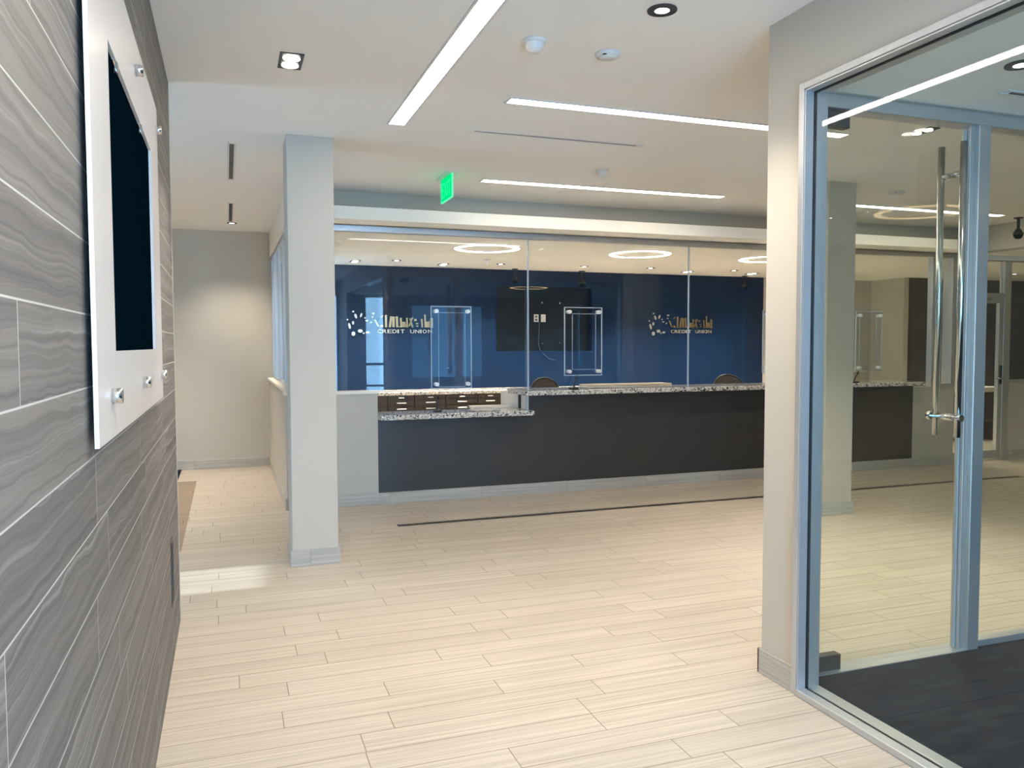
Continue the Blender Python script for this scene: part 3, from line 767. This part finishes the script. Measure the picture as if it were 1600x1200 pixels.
b = BM(); box(b, 2.50, 2.632, DY - .022, DY + .022, .006, .078, bev=.002)
part('bottom_patch', b, 'bronze', d)
part('top_patch', box(BM(), 2.50, 2.632, DY - .022, DY + .022, 2.46, 2.53, bev=.002), 'bronze', d)
part('threshold', box(BM(), 2.40, 3.375, DY - .05, DY + .05, 0, .008), 'alu_frame', d)
part('edge_seal', wbox(3.334, 3.342, DY - .007, DY + .007, .012, 2.52), 'edge', d)
hx = 3.262
for s in (-1, 1):
    y = DY + s * .062
    h = part('pull_bar', cyl(BM(), (hx, y, 1.055), (hx, y, 2.445), .0155, n=24), 'steel', d)
    b = BM()
    for z in (1.148, 2.30): cyl(b, (hx, DY + s * .007, z), (hx, y + s * (.0), z), .013)
    part('bar_mount', b, 'steel', h)
# lock cross bar under the handles
b = BM(); cyl(b, (hx, DY - .085, 1.148), (hx, DY + .085, 1.148), .0165); cyl(b, (hx, DY + .085, 1.148), (hx, DY + .105, 1.148), .022)
part('lock_bar', b, 'steel', d)

# office furniture seen in the glass: long pale window ledge
# ------------------------------------------------------------------ far storefront at the right end
b = BM()
box(b, 8.55, 13.5, 7.60, 7.68, 2.56, 2.62)
box(b, 9.46, 9.58, 7.60, 7.68, 0, 2.56, bev=.003)
box(b, 8.55, 9.46, 7.60, 7.68, 2.10, 2.15)
box(b, 8.50, 8.56, 7.60, 7.68, 0, 2.56)
box(b, 9.58, 13.5, 7.60, 7.68, .99, 1.03)
w = struct('window_9', b, 'alu_frame')
b = BM(); box(b, 8.56, 9.46, 7.635, 7.645, 2.15, 2.56); box(b, 9.58, 13.5, 7.635, 7.645, 1.03, 2.56)
obj('pane', b, 'pane', w)
struct('wall_storefront', wbox(9.58, 13.5, 7.60, 7.70, 0, .99), 'wall')
struct('baseboard_storefront', wbox(9.58, 13.5, 7.585, 7.60, 0, .11), 'base')
d2 = thing('door_2', 'narrow framed glass door at the far right end of the lobby', 'door', (9.46, 7.60, 0)); d2['kind'] = 'structure'
b = BM(); box(b, 8.56, 8.62, 7.60, 7.65, .02, 2.09); box(b, 9.38, 9.45, 7.60, 7.65, .02, 2.09); box(b, 8.62, 9.38, 7.60, 7.65, 2.02, 2.09); box(b, 8.62, 9.38, 7.60, 7.65, .02, .12)
part('door_frame', b, 'alu_frame', d2)
part('door_leaf', wbox(8.62, 9.38, 7.62, 7.63, .12, 2.02), 'pane', d2)
b = BM(); box(b, 9.395, 9.435, 7.585, 7.60, .98, 1.22, bev=.002); part('lock_plate', b, 'black', d2)
part('lever', tube(BM(), [(9.41, 7.585, 1.05), (9.41, 7.55, 1.05), (9.30, 7.55, 1.05)], .01), 'steel', d2)
part('closer_arm', tube(BM(), [(9.20, 7.58, 2.07), (9.02, 7.54, 2.055), (8.80, 7.58, 2.04)], .012), 'steel', d2)
t = thing('side_desk', 'pale topped dark desk in the far room beyond the storefront door', 'desk', (10.3, 9.4, 0))
part('desk_top', wbox(9.2, 11.4, 9.05, 9.75, .76, .83, bev=.003), 'cream', t)
part('desk_front', wbox(9.3, 11.3, 9.12, 9.16, .30, .76), 'laminate', t)
for x in (9.3, 11.24): part('side_panel', wbox(x, x + .06, 9.16, 9.7, 0, .76), 'laminate', t)

# ------------------------------------------------------------------ floor mat far left
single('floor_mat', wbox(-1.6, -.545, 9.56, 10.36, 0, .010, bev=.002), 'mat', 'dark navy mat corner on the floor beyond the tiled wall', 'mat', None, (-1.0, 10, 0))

# ------------------------------------------------------------------ daylight, sun and camera
wd = bpy.data.worlds.new('sky'); bpy.context.scene.world = wd; wd.use_nodes = True
bg = wd.node_tree.nodes['Background']; bg.inputs[0].default_value = (.32, .62, 1.0, 1); bg.inputs[1].default_value = 4.6
for i, (a, c, z0, z1) in enumerate(RW[:4]):
    l = bpy.data.lights.new('window_portal', 'AREA'); l.shape = 'RECTANGLE'; l.size = c - a; l.size_y = z1 - z0; l.cycles.is_portal = True
    o = bpy.data.objects.new('window_portal', l); C.objects.link(o); o.location = ((a + c) / 2, -2.63, (z0 + z1) / 2); o.rotation_euler = (PI / 2, 0, 0)
l = bpy.data.lights.new('sun', 'SUN'); l.energy = 1.3; l.angle = math.radians(1.2); l.color = (.80, .91, 1.0)
o = bpy.data.objects.new('sun', l); C.objects.link(o)
dirv = Vector((3.8, .08, -SZ)); o.rotation_euler = dirv.to_track_quat('-Z', 'Y').to_euler(); o.location = (-8, 5, 5)

cam = bpy.data.cameras.new('camera'); co = bpy.data.objects.new('camera', cam); C.objects.link(co)
cam.sensor_fit = 'HORIZONTAL'; cam.sensor_width = 36; cam.lens = 1247.0 * 36 / 1600; cam.clip_start = .05
yaw, pitch, roll = math.radians(19.62809508), math.radians(2.78712875), math.radians(-.16923872)
cy, sy, cp, sp, cr, sr = math.cos(yaw), math.sin(yaw), math.cos(pitch), math.sin(pitch), math.cos(roll), math.sin(roll)
W0 = Matrix(((cy, -sy, 0), (0, 0, -1), (sy, cy, 0)))
A = Matrix(((cr, -sr, 0), (sr, cr, 0), (0, 0, 1))) @ Matrix(((1, 0, 0), (0, cp, -sp), (0, sp, cp))) @ W0
R = Matrix((A[0], -A[1], -A[2])).transposed()
co.matrix_world = Matrix.Translation((0, 0, 1.5)) @ R.to_4x4()
sc = bpy.context.scene; sc.camera = co
sc.view_settings.view_transform = 'Standard'; sc.view_settings.look = 'None'; sc.view_settings.gamma = 1.0
sc.view_settings.use_curve_mapping = False; sc.view_settings.exposure = 2.24
cyc = sc.cycles
cyc.max_bounces = 12; cyc.diffuse_bounces = 6; cyc.glossy_bounces = 6; cyc.transparent_max_bounces = 32; cyc.transmission_bounces = 4
cyc.sample_clamp_indirect = 8.0; cyc.use_denoising = True
